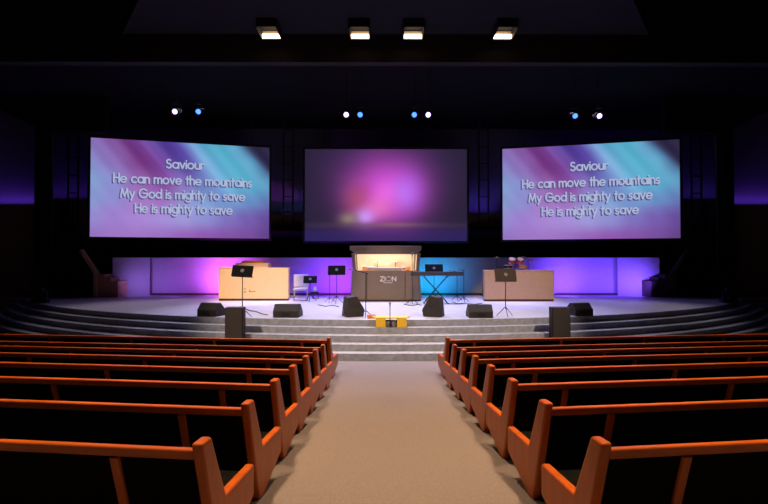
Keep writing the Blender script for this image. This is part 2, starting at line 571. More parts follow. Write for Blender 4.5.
def make_screen(label, bl, br, H, fn, lines):
    bl = Vector(bl); br = Vector(br)
    mid = (bl + br) / 2
    t = thing('projection_screen', label, 'screen', (mid.x, mid.y, mid.z), math.atan2(br.y - bl.y, br.x - bl.x), 'projection screens above the stage')
    W = (br - bl).length
    # picture surface
    nx, nz = 96, 54
    bm = bmesh.new()
    lay = bm.loops.layers.float_color.new('picture')
    vs = [[bm.verts.new((-W / 2 + W * i / nx, -0.03, H * j / nz)) for i in range(nx + 1)] for j in range(nz + 1)]
    for j in range(nz):
        for i in range(nx):
            f = bm.faces.new((vs[j][i], vs[j][i + 1], vs[j + 1][i + 1], vs[j + 1][i]))
            for lp, (a, b) in zip(f.loops, ((i, j), (i + 1, j), (i + 1, j + 1), (i, j + 1))):
                lp[lay] = (*lin(fn(a / nx, 1 - b / nz)), 1)
    me = bpy.data.meshes.new('picture_surface'); bm.to_mesh(me); bm.free()
    m = bpy.data.materials.new('projected picture'); m.use_nodes = True
    nt = m.node_tree; nt.nodes.remove(nt.nodes['Principled BSDF'])
    e = nt.nodes.new('ShaderNodeEmission'); at_ = nt.nodes.new('ShaderNodeVertexColor'); at_.layer_name = 'picture'
    nt.links.new(at_.outputs['Color'], e.inputs['Color']); e.inputs['Strength'].default_value = 1.0
    nt.links.new(e.outputs['Emission'], nt.nodes['Material Output'].inputs['Surface'])
    me.materials.append(m)
    o = bpy.data.objects.new('picture_surface', me); C.objects.link(o); o.parent = t
    b = 0.1
    mb = MB(); mb.box((0, 0.03, H / 2), (W + 0.1, 0.08, H + 0.1)); mb.build('backing_panel', M['void'], t)
    mb = MB()
    for c, s in (((0, -0.03, -b / 2), (W + 2 * b, .1, b)), ((0, -0.03, H + b / 2), (W + 2 * b, .1, b)), ((-W / 2 - b / 2, -0.03, H / 2), (b, .1, H)), ((W / 2 + b / 2, -0.03, H / 2), (b, .1, H))):
        mb.box(c, s)
    mb.build('frame', M['black'], t)
    for x in (-W * .4, W * .4):
        mb = MB(); mb.tube((x, 0.0, H + .1), (x, 0.0, 8.75 - mid.z), 0.012); mb.build('suspension_cable', M['black'], t)
    for txt, u0, u1, v in lines:
        full = text_strokes(txt, .19, .42)[1]
        k = (u1 - u0) * W / full
        x = -W / 2 + u0 * W
        for word in txt.split(' '):
            ww = text_strokes(word, .19)[1]
            mb = MB(); text_mesh(mb, word, Vector((x, -0.06, H * (1 - v))), Vector((1, 0, 0)), Vector((0, 0, 1)), ww * k, 0.088 * H, 0.066, gap=.19)
            o = mb.build('lyric_word', M['letter'], t)
            mb = MB(); text_mesh(mb, word, Vector((x - 0.05, -0.05, H * (1 - v) - 0.045)), Vector((1, 0, 0)), Vector((0, 0, 1)), ww * k, 0.088 * H, 0.08, gap=.19)
            mb.build('letter_shadow', M['lettershade'], o)
            x += (ww + .19 + .42) * k
    return t


LYR = [('Saviour', .405, .615, .272), ('He can move the mountains', .122, .893, .440), ('My God is mighty to save', .160, .852, .592), ('He is mighty to save', .238, .778, .742)]
make_screen('white-lettered projection screen on the left, angled beside the central screen', at(90.5, 236.5, 20.0), at(269, 239, 21.8), 4.32, side_col, LYR)
p0 = at(305, 241, 21.6); p1 = at(467, 241, 21.6)
make_screen('central projection screen showing a pink cloud and no words', p0, p1, 4.32, mid_col, [])
make_screen('white-lettered projection screen on the right, angled beside the central screen', at(503, 240, 21.8), at(681, 238, 20.0), 4.32, side_col, LYR)

# ------------------------------------------------------------------ trusses
def make_truss(px, Y, lab):
    p = at(px, 260, Y)
    t = thing('ladder_truss', lab, 'truss', (p.x, Y, STAGE), 0, 'vertical ladder trusses beside the screens')
    H = 8.75 - STAGE
    for x in (-.24, .24):
        mb = MB(); mb.tube((x, 0, 0.04), (x, 0, H), 0.045, n=8); mb.build('upright', M['truss'], t)
    z = 0.6
    while z < H - .2:
        mb = MB(); mb.tube((-.24, 0, z), (.24, 0, z), 0.03, n=8); mb.build('rung', M['truss'], t); z += 0.85
    mb = MB(); mb.box((0, 0, .02), (.8, .5, .04)); mb.build('base_plate', M['truss'], t)


make_truss(73, 22.2, 'black vertical ladder truss left of the left lyric screen')
make_truss(288, 23.4, 'black vertical ladder truss between left lyric screen and central screen')
make_truss(484, 23.4, 'black vertical ladder truss between central screen and right lyric screen')
make_truss(698, 22.2, 'black vertical ladder truss right of the right lyric screen')

# ------------------------------------------------------------------ stage lamps and ceiling lamps
def make_par(px, py, Y, lens, lab, grp):
    p = at(px, py, Y)
    t = thing('stage_light', lab, 'stage light', (p.x, Y, p.z), 0, grp)
    tilt = Matrix.Rotation(math.radians(90 + 22), 3, 'X')
    mb = MB(); mb.lathe([(.05, -.42), (.10, -.40), (.13, -.2), (.145, 0.0), (.15, .03), (.125, .03), (.12, -.03)], rot=tilt, n=20); mb.build('housing', M['void'], t, True)
    mb = MB(); mb.lathe([(.092, -.005), (.09, .012), (.05, .03), (.01, .034)], rot=tilt, n=20); mb.build('lens', lens, t, True)
    mb = MB()
    for s in (-1, 1):
        mb.tube((s * .17, 0.1, .0), (s * .17, 0.1, .32), .012, n=6)
    mb.tube((-.17, 0.1, .32), (.17, 0.1, .32), .012, n=6)
    mb.build('yoke', M['metal'], t)
    mb = MB(); mb.box((0, .1, .375 + .0), (.07, .07, .13)); mb.build('clamp', M['truss'], t)
    mb = MB(); mb.tube((0, .1, .40), (0, .1, 8.755 - p.z), .014); mb.build('hanging_rod', M['truss'], t)
    return p


YB = 17.0
pairs = [((174, 111), (197.5, 112.5), 'above the left lyric screen'), ((346, 114), (360, 114), 'left of centre above the central screen'),
         ((428.5, 114), (414.5, 114), 'right of centre above the central screen'), ((601, 115), (576.5, 115.5), 'above the right lyric screen')]
for wpx, bpx, where in pairs:
    make_par(*wpx, YB, M['lens_white'], f'white-violet stage light of the pair {where}', 'stage lights hung over the screens')
    bpx = (bpx[0], wpx[1])
    make_par(*bpx, YB, M['lens_blue'], f'bright blue stage light of the pair {where}', 'stage lights hung over the screens')

for px, lab in ((271, 'farthest left of the four warm lamps on the dark ceiling'), (360, 'second from left of the four warm lamps on the dark ceiling'),
                (413, 'third from left of the four warm lamps on the dark ceiling'), (503, 'farthest right of the four warm lamps on the dark ceiling')):
    p = at(px, 38, 14.6)
    t = thing('ceiling_light', lab, 'ceiling light', (p.x, 14.25, p.z), 0, 'warm ceiling lights')
    H = 9.10 - p.z
    w = .31
    mb = MB()
    for c, s in (((-w, 0, H / 2), (.03, .7, H)), ((w, 0, H / 2), (.03, .7, H)), ((0, -.35, H / 2 + .03), (2 * w, .03, H - .06)), ((0, .35, H / 2), (2 * w + .03, .03, H)), ((0, 0, H - .02), (2 * w, .7, .04))):
        mb.box(c, s)
    mb.build('housing', M['black'], t)
    mb = MB(); mb.box((0, .325, H / 2 - .02), (2 * w - .04, .015, H - .08)); mb.build('reflector', M['reflector'], t)
    mb = MB(); mb.box((0, .27, .07), (2 * w - .06, .08, .12), Matrix.Rotation(.25, 3, 'X'), .01); mb.build('lamp', M['lamp_warm'], t)


# ------------------------------------------------------------------ furniture on the stage
def cabinet(px0, px1, ptop, base_py, m, lab, depth=0.3):
    Y = F * (CAM.z - STAGE) / (base_py - HORIZON)
    a = at(px0, base_py, Y); b = at(px1, ptop, Y)
    W = b.x - a.x; H = b.z - STAGE
    t = thing('cabinet', lab, 'cabinet', ((a.x + b.x) / 2, Y, STAGE))
    mb = MB(); mb.box((0, depth / 2, .04), (W - .02, depth - .04, .08)); mb.build('plinth', M['plinth'], t)
    mb = MB(); mb.box((0, depth / 2, .08 + (H - .08) / 2 - .015), (W, depth, H - .11), None, .012); mb.build('body', m, t)
    mb = MB(); mb.box((0, depth / 2, H - .015), (W + .03, depth + .03, .03), None, .006); mb.build('top', m, t)
    return t, W, H, Y


cabL, W, H, YL = cabinet(219, 288.3, 267.8, 300.6, M['cream'], 'long cream cabinet behind the music stand on the left of the stage')
# small printed emblem and writing on its front
for (x, z, w, h) in ((-.34, .47, .07, .03), (-.34, .35, .10, .03), (-.16, .40, .02, .09), (-.11, .365, .08, .02), (-.02, .365, .10, .018), (.07, .365, .08, .014)):
    mb = MB(); mb.box((x, -.003, z), (w, .004, h)); mb.build('printed_mark', M['ink'], cabL)
cabR, W, H, YR = cabinet(484.5, 554.3, 270.2, 301.4, M['taupe'], 'long tan cabinet with drums behind it on the right of the stage')

# organ console behind the left cabinet
Y = YL + 1.35
t = thing('organ_console', 'cream organ with orange top peeking over the left cabinet', 'organ', (at(252, 260, Y).x, Y, STAGE))
w = 33 * Y / F; h1 = at(0, 263, Y).z - STAGE; h2 = at(0, 260.7, Y).z - STAGE
mb = MB(); mb.box((0, .25, h1 / 2), (w, .5, h1), None, .02); mb.build('case', M['cream'], t)
mb = MB(); mb.prism([(-w * .36, h1), (w * .36, h1), (w * .28, h2), (-w * .28, h2)], 'y', .05, .45, .01); mb.build('top_panel', M['orange'], t)  # top panel in one even orange

# drum booth in the middle
YB2 = F * (CAM.z - STAGE) / (301.3 - HORIZON)
c0 = at(386, 301, YB2)
sc = YB2 / F
t = thing('drum_booth', 'grey-brown open drum booth with ZION sign and lit inside at centre stage', 'booth', (c0.x, YB2, STAGE))
zz = lambda py: CAM.z - (py - HORIZON) * sc - STAGE
xx = lambda px: (px - 386) * sc
D = 2.0
mb = MB(); mb.prism([(xx(350.5), .06), (xx(421.5), .06), (xx(419.5), zz(270.5)), (xx(352), zz(270.5))], 'y', 0, .1, .01); mb.build('front_panel', M['booth'], t)
mb = MB(); mb.box((0, D / 2, .03), (xx(421) - xx(351), D - .05, .06)); mb.build('base', M['plinth'], t)
for s in (-1, 1):
    mb = MB(); mb.box((s * 1.27, D / 2 + .1, .06 + zz(270.5) / 2 - .03), (.08, D - .25, zz(270.5) - .06)); mb.build('side_panel', M['booth'], t)
    # leaning corner post carrying the canopy
    mb = MB(); mb.prism([(s * 1.30, zz(270.5)), (s * 1.18, zz(270.5)), (s * 1.22, zz(252.8)), (s * 1.36, zz(252.8))], 'y', .02, .12); mb.build('post', M['booth'], t)
    mb = MB(); mb.prism([(s * 1.30, zz(270.5)), (s * 1.20, zz(270.5)), (s * 1.24, zz(252.8)), (s * 1.34, zz(252.8))], 'y', D - .14, D - .06); mb.build('post', M['booth'], t)
    mb = MB(); mb.prism([(s * 1.29, zz(270.5)), (s * 1.27, zz(270.5)), (s * 1.31, zz(252.8)), (s * 1.33, zz(252.8))], 'y', .13, D - .15); mb.build('side_lining', M['boothlight'], t)
mb = MB(); mb.box((0, D + .02, zz(301) / 2 + zz(252.8) / 2 + .06), (2.52, .06, zz(252.8) - .12)); mb.build('back_lining', M['boothlight'], t)
mb = MB(); mb.prism([(xx(354), zz(252.6)), (xx(418), zz(252.6)), (xx(421), zz(250)), (xx(421), zz(246)), (xx(350), zz(246)), (xx(350), zz(250))], 'y', -.15, D + .1, .015)
cano = mb.build('canopy', M['booth'], t)
mb = MB(); mb.box((0, -.06, zz(253.4)), (2.5, .06, .07), None, .005); mb.build('lamp_hiding_lip', M['booth'], t)  # lip added to keep the strip lamp out of view
mb = MB(); mb.box((0, .5, zz(252.6) - .015), (2.0, .3, .03)); mb.build('strip_lamp', emit('booth lamp', (1.0, .82, .64), 3.0), t)
mb = MB(); mb.prism([(xx(371), .16), (xx(402), .16), (xx(407), .45), (xx(366), .45)], 'z', zz(270.4), zz(267.6), .01); mb.build('ledge', M['ledge'], t)
for s, nm in ((-1, 'a'), (1, 'b')):
    mb = MB(); mb.box((s * .75, -.012, zz(286)), (.02, .02, 1.05)); mb.build('panel_batten', M['plinth'], t)
mb = MB(); text_mesh(mb, 'ZION', Vector((xx(380.4), -.006, zz(281))), Vector((1, 0, 0)), Vector((0, 0, 1)), 15.5 * sc, 4.3 * sc, .035, gap=.2)
o = mb.build('sign_lettering', M['sign'], t)
mb = MB(); mb.box((xx(388), -.004, zz(282.7)), (9 * sc, .004, .018)); mb.build('sign_underline', M['sign'], t)

# drums inside the booth
def drum(name, lab, loc, r, h, shell, grp, tilt=0.0, head_m=None, legs=0.0):
    t = thing(name, lab, 'drum', loc, 0, grp)
    rot = Matrix.Rotation(tilt, 3, 'X')
    mb = MB(); mb.lathe([(r, -h / 2), (r, h / 2)], rot=rot); mb.build('shell', shell, t, False)
    mb = MB(); mb.lathe([(r * .97, h / 2), (r * .97, h / 2 + .008)], rot=rot); mb.build('drum_head', M['drumhead'], t)
    mb = MB()
    for z in (-h / 2, h / 2 - .02):
        mb.lathe([(r + .012, z), (r + .012, z + .024)], rot=rot)
    mb.build('hoop', M['steel'], t)
    if legs:
        for k in range(3):
            a = 2 * PI * k / 3 + .5
            mb = MB(); mb.tube((r * math.cos(a), r * math.sin(a), 0), ((r + .04) * math.cos(a), (r + .04) * math.sin(a), -legs + .014), .012, n=6); mb.build('leg', M['steel'], t)
    return t


bx, by = c0.x, YB2
fl = STAGE + .06
drum('tom_drum', 'amber drum at the left inside the lit drum booth', (bx - .72, by + .95, fl + 1.12), .24, .36, M['amber'], 'amber drums in the booth', 0, legs=1.12)
drum('tom_drum', 'amber drum at the right inside the lit drum booth', (bx + .80, by + .95, fl + 1.12), .24, .36, M['amber'], 'amber drums in the booth', 0, legs=1.12)


def cymbal(lab, loc, hgt, r, tilt, grp):
    t = thing('cymbal_stand', lab, 'cymbal', loc, 0, grp)
    mb = MB(); mb.lathe([(r, 0), (r * .5, .02), (r * .2, .03), (r * .15, .055), (.01, .06)], c=(0, 0, hgt), rot=Matrix.Rotation(tilt, 3, 'Y')); mb.build('cymbal', M['brass'], t, True)
    mb = MB(); mb.tube((0, 0, .25), (0, 0, hgt + .09), .012); mb.build('pole', M['metal'], t)
    for k in range(3):
        a = 2 * PI * k / 3
        mb = MB(); mb.tube((0, 0, .4), (.28 * math.cos(a), .28 * math.sin(a), .012), .012, n=6); mb.build('leg', M['metal'], t)
    return t


cymbal('thin brass cymbal in the drum booth, left of its pair', (bx - .35, by + 1.5, fl), 1.42, .22, .2, 'cymbals in the booth')
cymbal('thin brass cymbal in the drum booth, right of its pair', (bx + .42, by + 1.5, fl), 1.50, .22, -.25, 'cymbals in the booth')

# drum kit behind the right cabinet, on a riser
Y = YR + 1.7
cx = at(516, 260, Y).x
mb = MB(); mb.box((0, 0, .29), (2.6, 1.4, .58), None, .01)
o = mb.build('drum_riser', M['plinth'], loc=(cx, Y, STAGE)); tag(o, 'dark platform under the red drums behind the tan cabinet', 'platform')
RZ = STAGE + .58
t = drum('bass_drum', 'red bass drum below the two red toms behind the tan cabinet', (cx + .05, Y + .40, RZ + .30), .28, .4, M['red'], None, PI / 2)
mb = MB()
for s in (-1, 1):
    mb.tube((s * .05, -.1, .28), (s * .14, -.32, .62), .015)
mb.build('tom_mount', M['steel'], t)
for px, lab in ((512, 'left one of two small red toms above the tan cabinet'), (520.5, 'right one of two small red toms above the tan cabinet')):
    p = at(px, 260.9, Y)
    drum('tom_drum', lab, (p.x, Y, p.z), .135, .2, M['red'], 'red toms', .5)
p = at(523, 267, Y - .35)
drum('snare_drum', 'shallow orange-red snare drum right behind the tan cabinet top', (p.x, Y - .35, p.z), .17, .14, M['orange'], None, 0, legs=p.z - RZ)
p = at(508, 267, Y - .35)
drum('snare_drum', 'shallow black snare drum left of the orange one behind the tan cabinet', (p.x, Y - .35, p.z), .17, .14, M['black'], None, 0, legs=p.z - RZ)
p = at(497, 257.7, Y); cymbal('flat cymbal left of the red toms on the right', (p.x, Y, RZ), p.z - RZ, .17, .05, 'cymbals of the red kit')
p = at(529, 259, Y); cymbal('tilted large cymbal right of the red toms', (p.x, Y, RZ), p.z - RZ, .32, .40, 'cymbals of the red kit')


def tripod(t, r, m, z=.28, n=3, a0=.5):
    for k in range(n):
        a = a0 + 2 * PI * k / n
        mb = MB(); mb.tube((0, 0, z), (r * math.cos(a), r * math.sin(a), .012), .010, n=6); mb.build('leg', m, t)


def music_stand(px, base_py, py_mid, wpx, hpx, lab, m=None, roll=0.0, Y=None, tilt=.35, tm=None):
    Y = Y or F * (CAM.z - STAGE) / (base_py - HORIZON)
    p = at(px, py_mid, Y)
    t = thing('music_stand', lab, 'music stand', (p.x, Y, STAGE), 0, 'music stands on the stage')
    h = p.z - STAGE
    w = wpx * Y / F; hh = hpx * Y / F / math.cos(tilt)
    m = m or M['desk']
    rot = Matrix.Rotation(roll, 3, 'Y') @ Matrix.Rotation(-tilt, 3, 'X')
    mb = MB()
    mb.box((0, 0, h), (w, .012, hh), rot, .004)
    mb.build('desk', m, t)
    mb = MB(); mb.box(Vector((0, 0, h)) + rot @ Vector((0, .04, -hh / 2)), (w, .08, .012), rot); mb.build('lip', m, t)
    mb = MB(); mb.lathe([(.05, 0), (.055, .012), (.04, .022)], c=Vector((0, 0, h)) + rot @ Vector((0, -.007, 0)), rot=rot @ Matrix.Rotation(PI / 2, 3, 'X'), n=14); mb.build('clip', M['grey'], t)
    mb = MB(); mb.tube((0, .0, .2), (0, .0, h - .03), .013); mb.build('pole', tm or M['metal'], t)
    tripod(t, .26, tm or M['metal'])
    return t


music_stand(242.7, 317.5, 270.8, 21, 10.5, 'tall black music stand before the cream cabinet', roll=.05)
music_stand(505.5, 316.8, 274.7, 21.5, 12, 'music stand with warm light painted on, in front of the tan cabinet', M['warmlit_desk'], Y=13.25)
music_stand(310.3, 301.5, 279.2, 13.5, 6.5, 'low black music stand in front of the grey chair')
music_stand(336.7, 303.5, 269.8, 17.5, 8.5, 'black music stand left of the drum booth')
music_stand(434, 299.5, 268.2, 18, 8, 'black music stand behind the keyboard right of the booth')


def mic_stand(px, base_py, top_py, lab, boom=None, Y=None, r=.011, br=.24, z0=STAGE):
    Y = Y or F * (CAM.z - z0) / (base_py - HORIZON)
    p = at(px, top_py, Y)
    t = thing('microphone_stand', lab, 'microphone stand', (p.x, Y, z0), 0, 'microphone stands')
    h = p.z - z0
    mb = MB(); mb.tube((0, 0, .1), (0, 0, h), r); mb.build('pole', M['metal'], t)
    tripod(t, br, M['metal'], z=.2 if h > .6 else .1)
    e = Vector((0, 0, h))
    if boom:
        q = Vector((boom[0] * Y / F, -.1, boom[1] * Y / F))
        mb = MB(); mb.tube(e - q * .2, e + q, .015); mb.build('boom', M['metal'], t)
        e = e + q
        d = q.normalized()
    else:
        d = Vector((0, -.6, .8))
    mb = MB(); mb.tube(e, e + d * .13, .016, .022); mb.ball(e + d * .15, .032); mb.build('microphone', M['grey'], t)
    return t


mic_stand(365.8, 317, 273, 'tall front microphone stand with boom before the booth', (-11, 3), Y=13.0)
mic_stand(329.8, 302.5, 275, 'short microphone stand left of the music stand by the booth', (3, 1.5))
mic_stand(412.2, 304, 256, 'microphone stand at the right end of the booth front')
mic_stand(457, 300.5, 272, 'microphone stand behind the right end of the keyboard', (-4, 1.0), Y=18.4)
mic_stand(463.8, 302, 270.5, 'microphone stand just right of the keyboard end', (-3, .8))

# keyboard on an X stand
Y = 17.2
a = at(411, 273, Y); b = at(462.5, 273, Y)
zt_, zb_ = at(0, 271.2, Y).z, at(0, 275.6, Y).z
t = thing('keyboard_piano', 'long dark keyboard piano on the crossed stand right of the booth', 'keyboard', ((a.x + b.x) / 2, Y, zb_))
L = b.x - a.x
mb = MB(); mb.prism([(-.2, 0), (.2, 0), (.2, .15), (.08, .15), (.05, .08), (-.2, .08)], 'x', -L / 2, L / 2, .008, mtx=Matrix.Rotation(PI, 4, 'Z')); mb.build('case', M['keycase'], t)
mb = MB(); mb.box((0, .12, .09), (L * .84, .15, .022)); mb.build('keys', M['keys'], t)
mb = MB()
for k in range(34):
    if k % 7 in (2, 6): continue
    mb.box((-L * .41 + k * L * .82 / 34, .09, .108), (.018, .09, .014))
mb.build('black_keys', M['black'], t)
t = thing('keyboard_stand', 'black crossed legs stand under the keyboard piano', 'stand', (at(435.5, 260, Y).x, Y, STAGE))
hz = zb_ - STAGE
for s in (-1, 1):
    mb = MB(); mb.tube((s * .44, -.02 * s, hz - .02), (-s * .44, -.02 * s, .03), .022); mb.build('leg', M['metal'], t)
for s in (-1, 1):
    mb = MB(); mb.tube((s * .44, -.18, hz - .02), (s * .44, .18, hz - .02), .02); mb.build('top_bar', M['metal'], t)
    mb = MB(); mb.tube((s * .44, -.25, .02), (s * .44, .25, .02), .02); mb.build('foot', M['metal'], t)

# light grey chair
p = on_stage(301, 300.5)
t = thing('padded_chair', 'light grey padded chair beside the cream cabinet', 'chair', p, .12)
mb = MB(); mb.box((0, 0, .46), (.56, .52, .1), None, .03); mb.build('seat', M['greyfab'], t)
mb = MB(); mb.box((0, .25, .78), (.60, .09, .5), Matrix.Rotation(-.12, 3, 'X'), .03); mb.build('backrest', M['greyfab'], t)
for sx in (-1, 1):
    for sy in (-1, 1):
        mb = MB(); mb.tube((sx * .24, sy * .2, .42), (sx * .27, sy * .24, 0.005), .014); mb.build('leg', M['steel'], t)
    mb = MB(); mb.tube((sx * .25, .24, .44), (sx * .25, .28, .6), .014); mb.build('back_strut', M['steel'], t)
# white jug on the stage floor by the low music stand
p = on_stage(315, 298.5)
t = thing('side_stool', 'small stool holding a white jug behind the low music stand', 'stool', p)
mb = MB(); mb.lathe([(.17, .24), (.18, .27), (.16, .28)]); mb.build('seat', M['black'], t)
for k in range(3):
    a = 2 * PI * k / 3
    mb = MB(); mb.tube((.1 * math.cos(a), .1 * math.sin(a), .25), (.16 * math.cos(a), .16 * math.sin(a), .005), .012, n=6); mb.build('leg', M['metal'], t)
mb = MB(); mb.lathe([(.07, 0), (.085, .08), (.06, .17), (.05, .2), (.06, .22)]);
o = mb.build('jug', M['white'], smooth=True, loc=(p.x, p.y, p.z + .28)); tag(o, 'small white jug on the stool behind the low music stand', 'jug')


# wedge monitors
def wedge(px0, px1, py0, py1, lab, rz=0.0, kind='low', Y=None):
    Y = Y or F * (CAM.z - STAGE) / (py1 - HORIZON)
    w = (px1 - px0) * Y / F; h = (py1 - py0) * Y / F
    if kind == 'tall': w *= .62
    t = thing('monitor_speaker', lab, 'stage monitor', (at((px0 + px1) / 2, 260, Y).x, Y + .25, STAGE), rz, 'stage monitor wedges')
    d = .5
    # side profile: upright back towards the audience, grille sloping towards the band
    prof = [(-.26, 0), (.28, 0), (.28, h * .35), (.02, h), (-.10, h), (-.26, h * .5)] if kind == 'low' else [(-.26, 0), (.26, 0), (.30, h * .3), (.05, h), (-.2, h * .94)]
    mb = MB(); mb.prism(prof, 'x', -w / 2, w / 2, .015); mb.build('cabinet', M['speaker'], t)
    a = Vector((0, prof[2][0], prof[2][1])); b = Vector((0, prof[3][0], prof[3][1]))
    n = Vector((0, (b - a).z, -(b - a).y)).normalized()
    if n.z < 0: n = -n
    ang = math.atan2((b - a).z, (b - a).y)
    mb = MB(); mb.box((a + b) / 2 + n * .004, (w * .9, (b - a).length * .88, .012), Matrix.Rotation(ang, 3, 'X')); mb.build('grille', M['grille'], t)
    for s in (-1, 1):
        mb = MB(); mb.box((s * (w / 2 + .002), 0, h * .5), (.008, .16, .05)); mb.build('handle', M['metal'], t)
    mb = MB(); mb.box((0, prof[0][0] - .006, h * .24), (w * .34, .012, h * .22)); mb.build('connector_plate', M['metal'], t)
    return t


wedge(198.5, 219.5, 303, 316.2, 'black monitor wedge farthest left along the stage edge', -.25, Y=13.2)
wedge(273.5, 299.5, 304.5, 317.5, 'black monitor wedge below the cream cabinet, left of the booth', -.06)
wedge(340, 364, 297, 317.8, 'tall black monitor wedge left of the yellow bench', -1.15, 'tall', Y=13.05)
wedge(423, 447, 297, 317.8, 'tall black monitor wedge right of the yellow bench', 1.15, 'tall', Y=13.05)
wedge(469, 493, 305, 318, 'black monitor wedge below the left end of the tan cabinet')
wedge(572, 592.5, 304, 316.6, 'black monitor wedge farthest right along the stage edge', .25, Y=13.3)


# upright speakers on the steps
def step_top_y(x, k):
    R = R0 + TREAD * k
    return CY - math.sqrt(R * R - x * x)


for px0, px1, lab in ((225, 243, 'upright dark speaker box on the steps at left'), (552.5, 570.8, 'upright dark speaker box on the steps at right')):
    Y = 12.05
    x = at((px0 + px1) / 2, 260, Y).x
    k = 3
    Y = step_top_y(x, k) + .02
    x = at((px0 + px1) / 2, 260, Y).x
    z0 = STAGE - RISE * k
    z1 = at(0, 307.5, Y).z
    w = (px1 - px0) * Y / F
    t = thing('speaker_box', lab, 'speaker', (x, Y + .15, z0), 0.0, 'speaker boxes on the steps')
    mb = MB(); mb.box((0, 0, (z1 - z0) / 2 + .015), (w, .26, z1 - z0 - .03), None, .012); mb.build('cabinet', M['speaker'], t)
    mb = MB(); mb.box((0, -.135, (z1 - z0) / 2 + .02), (w * .92, .014, (z1 - z0) * .88), None, .004); mb.build('grille', M['grille'], t)
    for sx in (-1, 1):
        for sy in (-1, 1):
            mb = MB(); mb.tube((sx * w * .4, sy * .09, 0), (sx * w * .4, sy * .09, .03), .02); mb.build('foot', M['black'], t)

# yellow bench on the top step
k = 1
z0 = STAGE - RISE
Y = step_top_y(0, 1) + .06
m_ = Y / F
t = thing('low_bench', 'bright yellow low bench on the top step at the centre', 'bench', (at(391, 260, Y).x, Y, z0))
X_ = lambda px: (px - 391) * m_
h = at(0, 318.6, Y).z - z0
for p0_, p1_ in ((375.8, 385.5), (397, 406.5)):
    mb = MB(); mb.prism([(X_(p0_), 0), (X_(p1_), 0), (X_(p1_), h), (X_(p0_), h)], 'y', 0, .2, .006); mb.build('leg', M['yellow'], t)
mb = MB(); mb.prism([(X_(375.8), 0), (X_(406.5), 0), (X_(411), .32), (X_(372), .32)], 'z', h, h + .035, .008); mb.build('top', M['yellow'], t)
o = MB(); o.box((0, 0, .05), (.24, .16, .1), None, .02)
ob = o.build('tool_bag', M['orange'], loc=(at(371.5, 260, Y + .6).x, Y + .62, STAGE)); tag(ob, 'small orange bag on the stage at the left end of the yellow bench', 'bag')
for px, lab in ((388, 'grey box between the yellow bench legs, left of the small stand'), (394, 'grey box between the yellow bench legs, right of the small stand')):
    mb = MB(); mb.box((0, 0, .075), (.12, .12, .15), None, .01)
    o = mb.build('connector_box', M['grey'], loc=(at(px, 260, Y).x, Y + .1, z0)); tag(o, lab, 'box', 'grey boxes under the bench')
mic_stand(390, 327, 307.5, 'short black microphone stand at the bench on the centre steps', None, Y=Y - .06, br=.08, z0=z0)


# moving head lamps on the stage wings
def moving_head(p, lab, rz):
    t = thing('moving_head_light', lab, 'stage light', p, rz, 'moving lamps at the stage ends')
    mb = MB(); mb.box((0, 0, .09), (.5, .4, .16), None, .02); mb.build('base', M['black'], t)
    for s in (-1, 1):
        mb = MB(); mb.box((s * .2, 0, .34), (.05, .14, .36), None, .01); mb.build('yoke_arm', M['black'], t)
    mb = MB(); mb.lathe([(.08, -.2), (.14, -.16), (.15, .1), (.13, .2), (.10, .21)], c=(0, 0, .44), rot=Matrix.Rotation(1.2, 3, 'X'), n=18); mb.build('head', M['black'], t, True)


moving_head(on_stage(42, 303), 'black moving lamp on the left end of the stage', .3)
moving_head(Vector((-on_stage(42, 303).x + .0, on_stage(42, 303).y, STAGE)), 'black moving lamp on the right end of the stage', -.3)

# stairs to the choir level on each side
def stairs(s, lab, cap_m, step_m):
    xi = 12.27
    t = thing('side_staircase', lab, 'stairs', (s * xi, 20.0, STAGE))
    sx = s
    for k in range(3):
        mb = MB(); mb.box((sx * (.07 - k * .3), .45, (1.0 - .15 * k) / 2), (.3, .9, 1.0 - .15 * k)); mb.build('stair_step', step_m, t)
    # knee wall with a sloping cap
    mb = MB(); mb.prism([(sx * .34, 0), (sx * 2.0, 0), (sx * 2.0, 2.4), (sx * 1.0, 2.05), (sx * .34, 1.05)], 'y', -.02, .1); mb.build('knee_wall', M['void'], t)
    mb = MB(); mb.prism([(sx * .20, 0), (sx * .34, 0), (sx * .34, 1.03), (sx * .98, 2.02), (sx * .9, 2.10), (sx * .20, 1.08)], 'y', -.06, .14); mb.build('handrail', cap_m, t)


stairs(-1, 'tan staircase with sloping rail left of the low violet wall', M['tan'], M['tan'])
stairs(1, 'dark staircase with sloping rail right of the low blue wall', M['plinth'], M['plinth'])

# cables on the stage floor
def cable(lab, pts, r=.012):
    P = [on_stage(*q) + Vector((0, 0, r)) for q in pts]
    mb = MB(); mb.path(P, r); o = mb.build('cable', M['black']); tag(o, lab, 'cable', 'black cables on the stage')


cable('thin black cable on stage between cream cabinet and tall music stand', [(246, 309), (251, 311), (256, 311.5), (262, 314), (268, 315)])
cable('thin black cable on the stage floor left of the booth', [(318, 305), (326, 306.5), (333, 305.5), (339, 307)])
cable('thin black cable on the stage floor below the keyboard', [(404, 304.5), (409, 305.5), (413, 306), (418, 304.5), (421, 305.5)])
cable('thin black cable from the keyboard to the tan cabinet', [(452, 302), (458, 304), (466, 303.5), (474, 304.5), (482, 303.5)])

# ------------------------------------------------------------------ lights
def light(kind, name, loc, energy, col, target=None, **kw):
    ld = bpy.data.lights.new(name, kind)
    ld.energy = energy
    ld.color = col
    for k, v in kw.items():
        setattr(ld, k, v)
    o = bpy.data.objects.new(name, ld)
    C.objects.link(o)
    o.location = loc
    if target is not None:
        o.rotation_euler = (Vector(target) - Vector(loc)).to_track_quat('-Z', 'Y').to_euler()
    return o


LAV = (0.62, 0.61, 1.0)
WARM = (1.0, 0.60, 0.32)
rad = math.radians
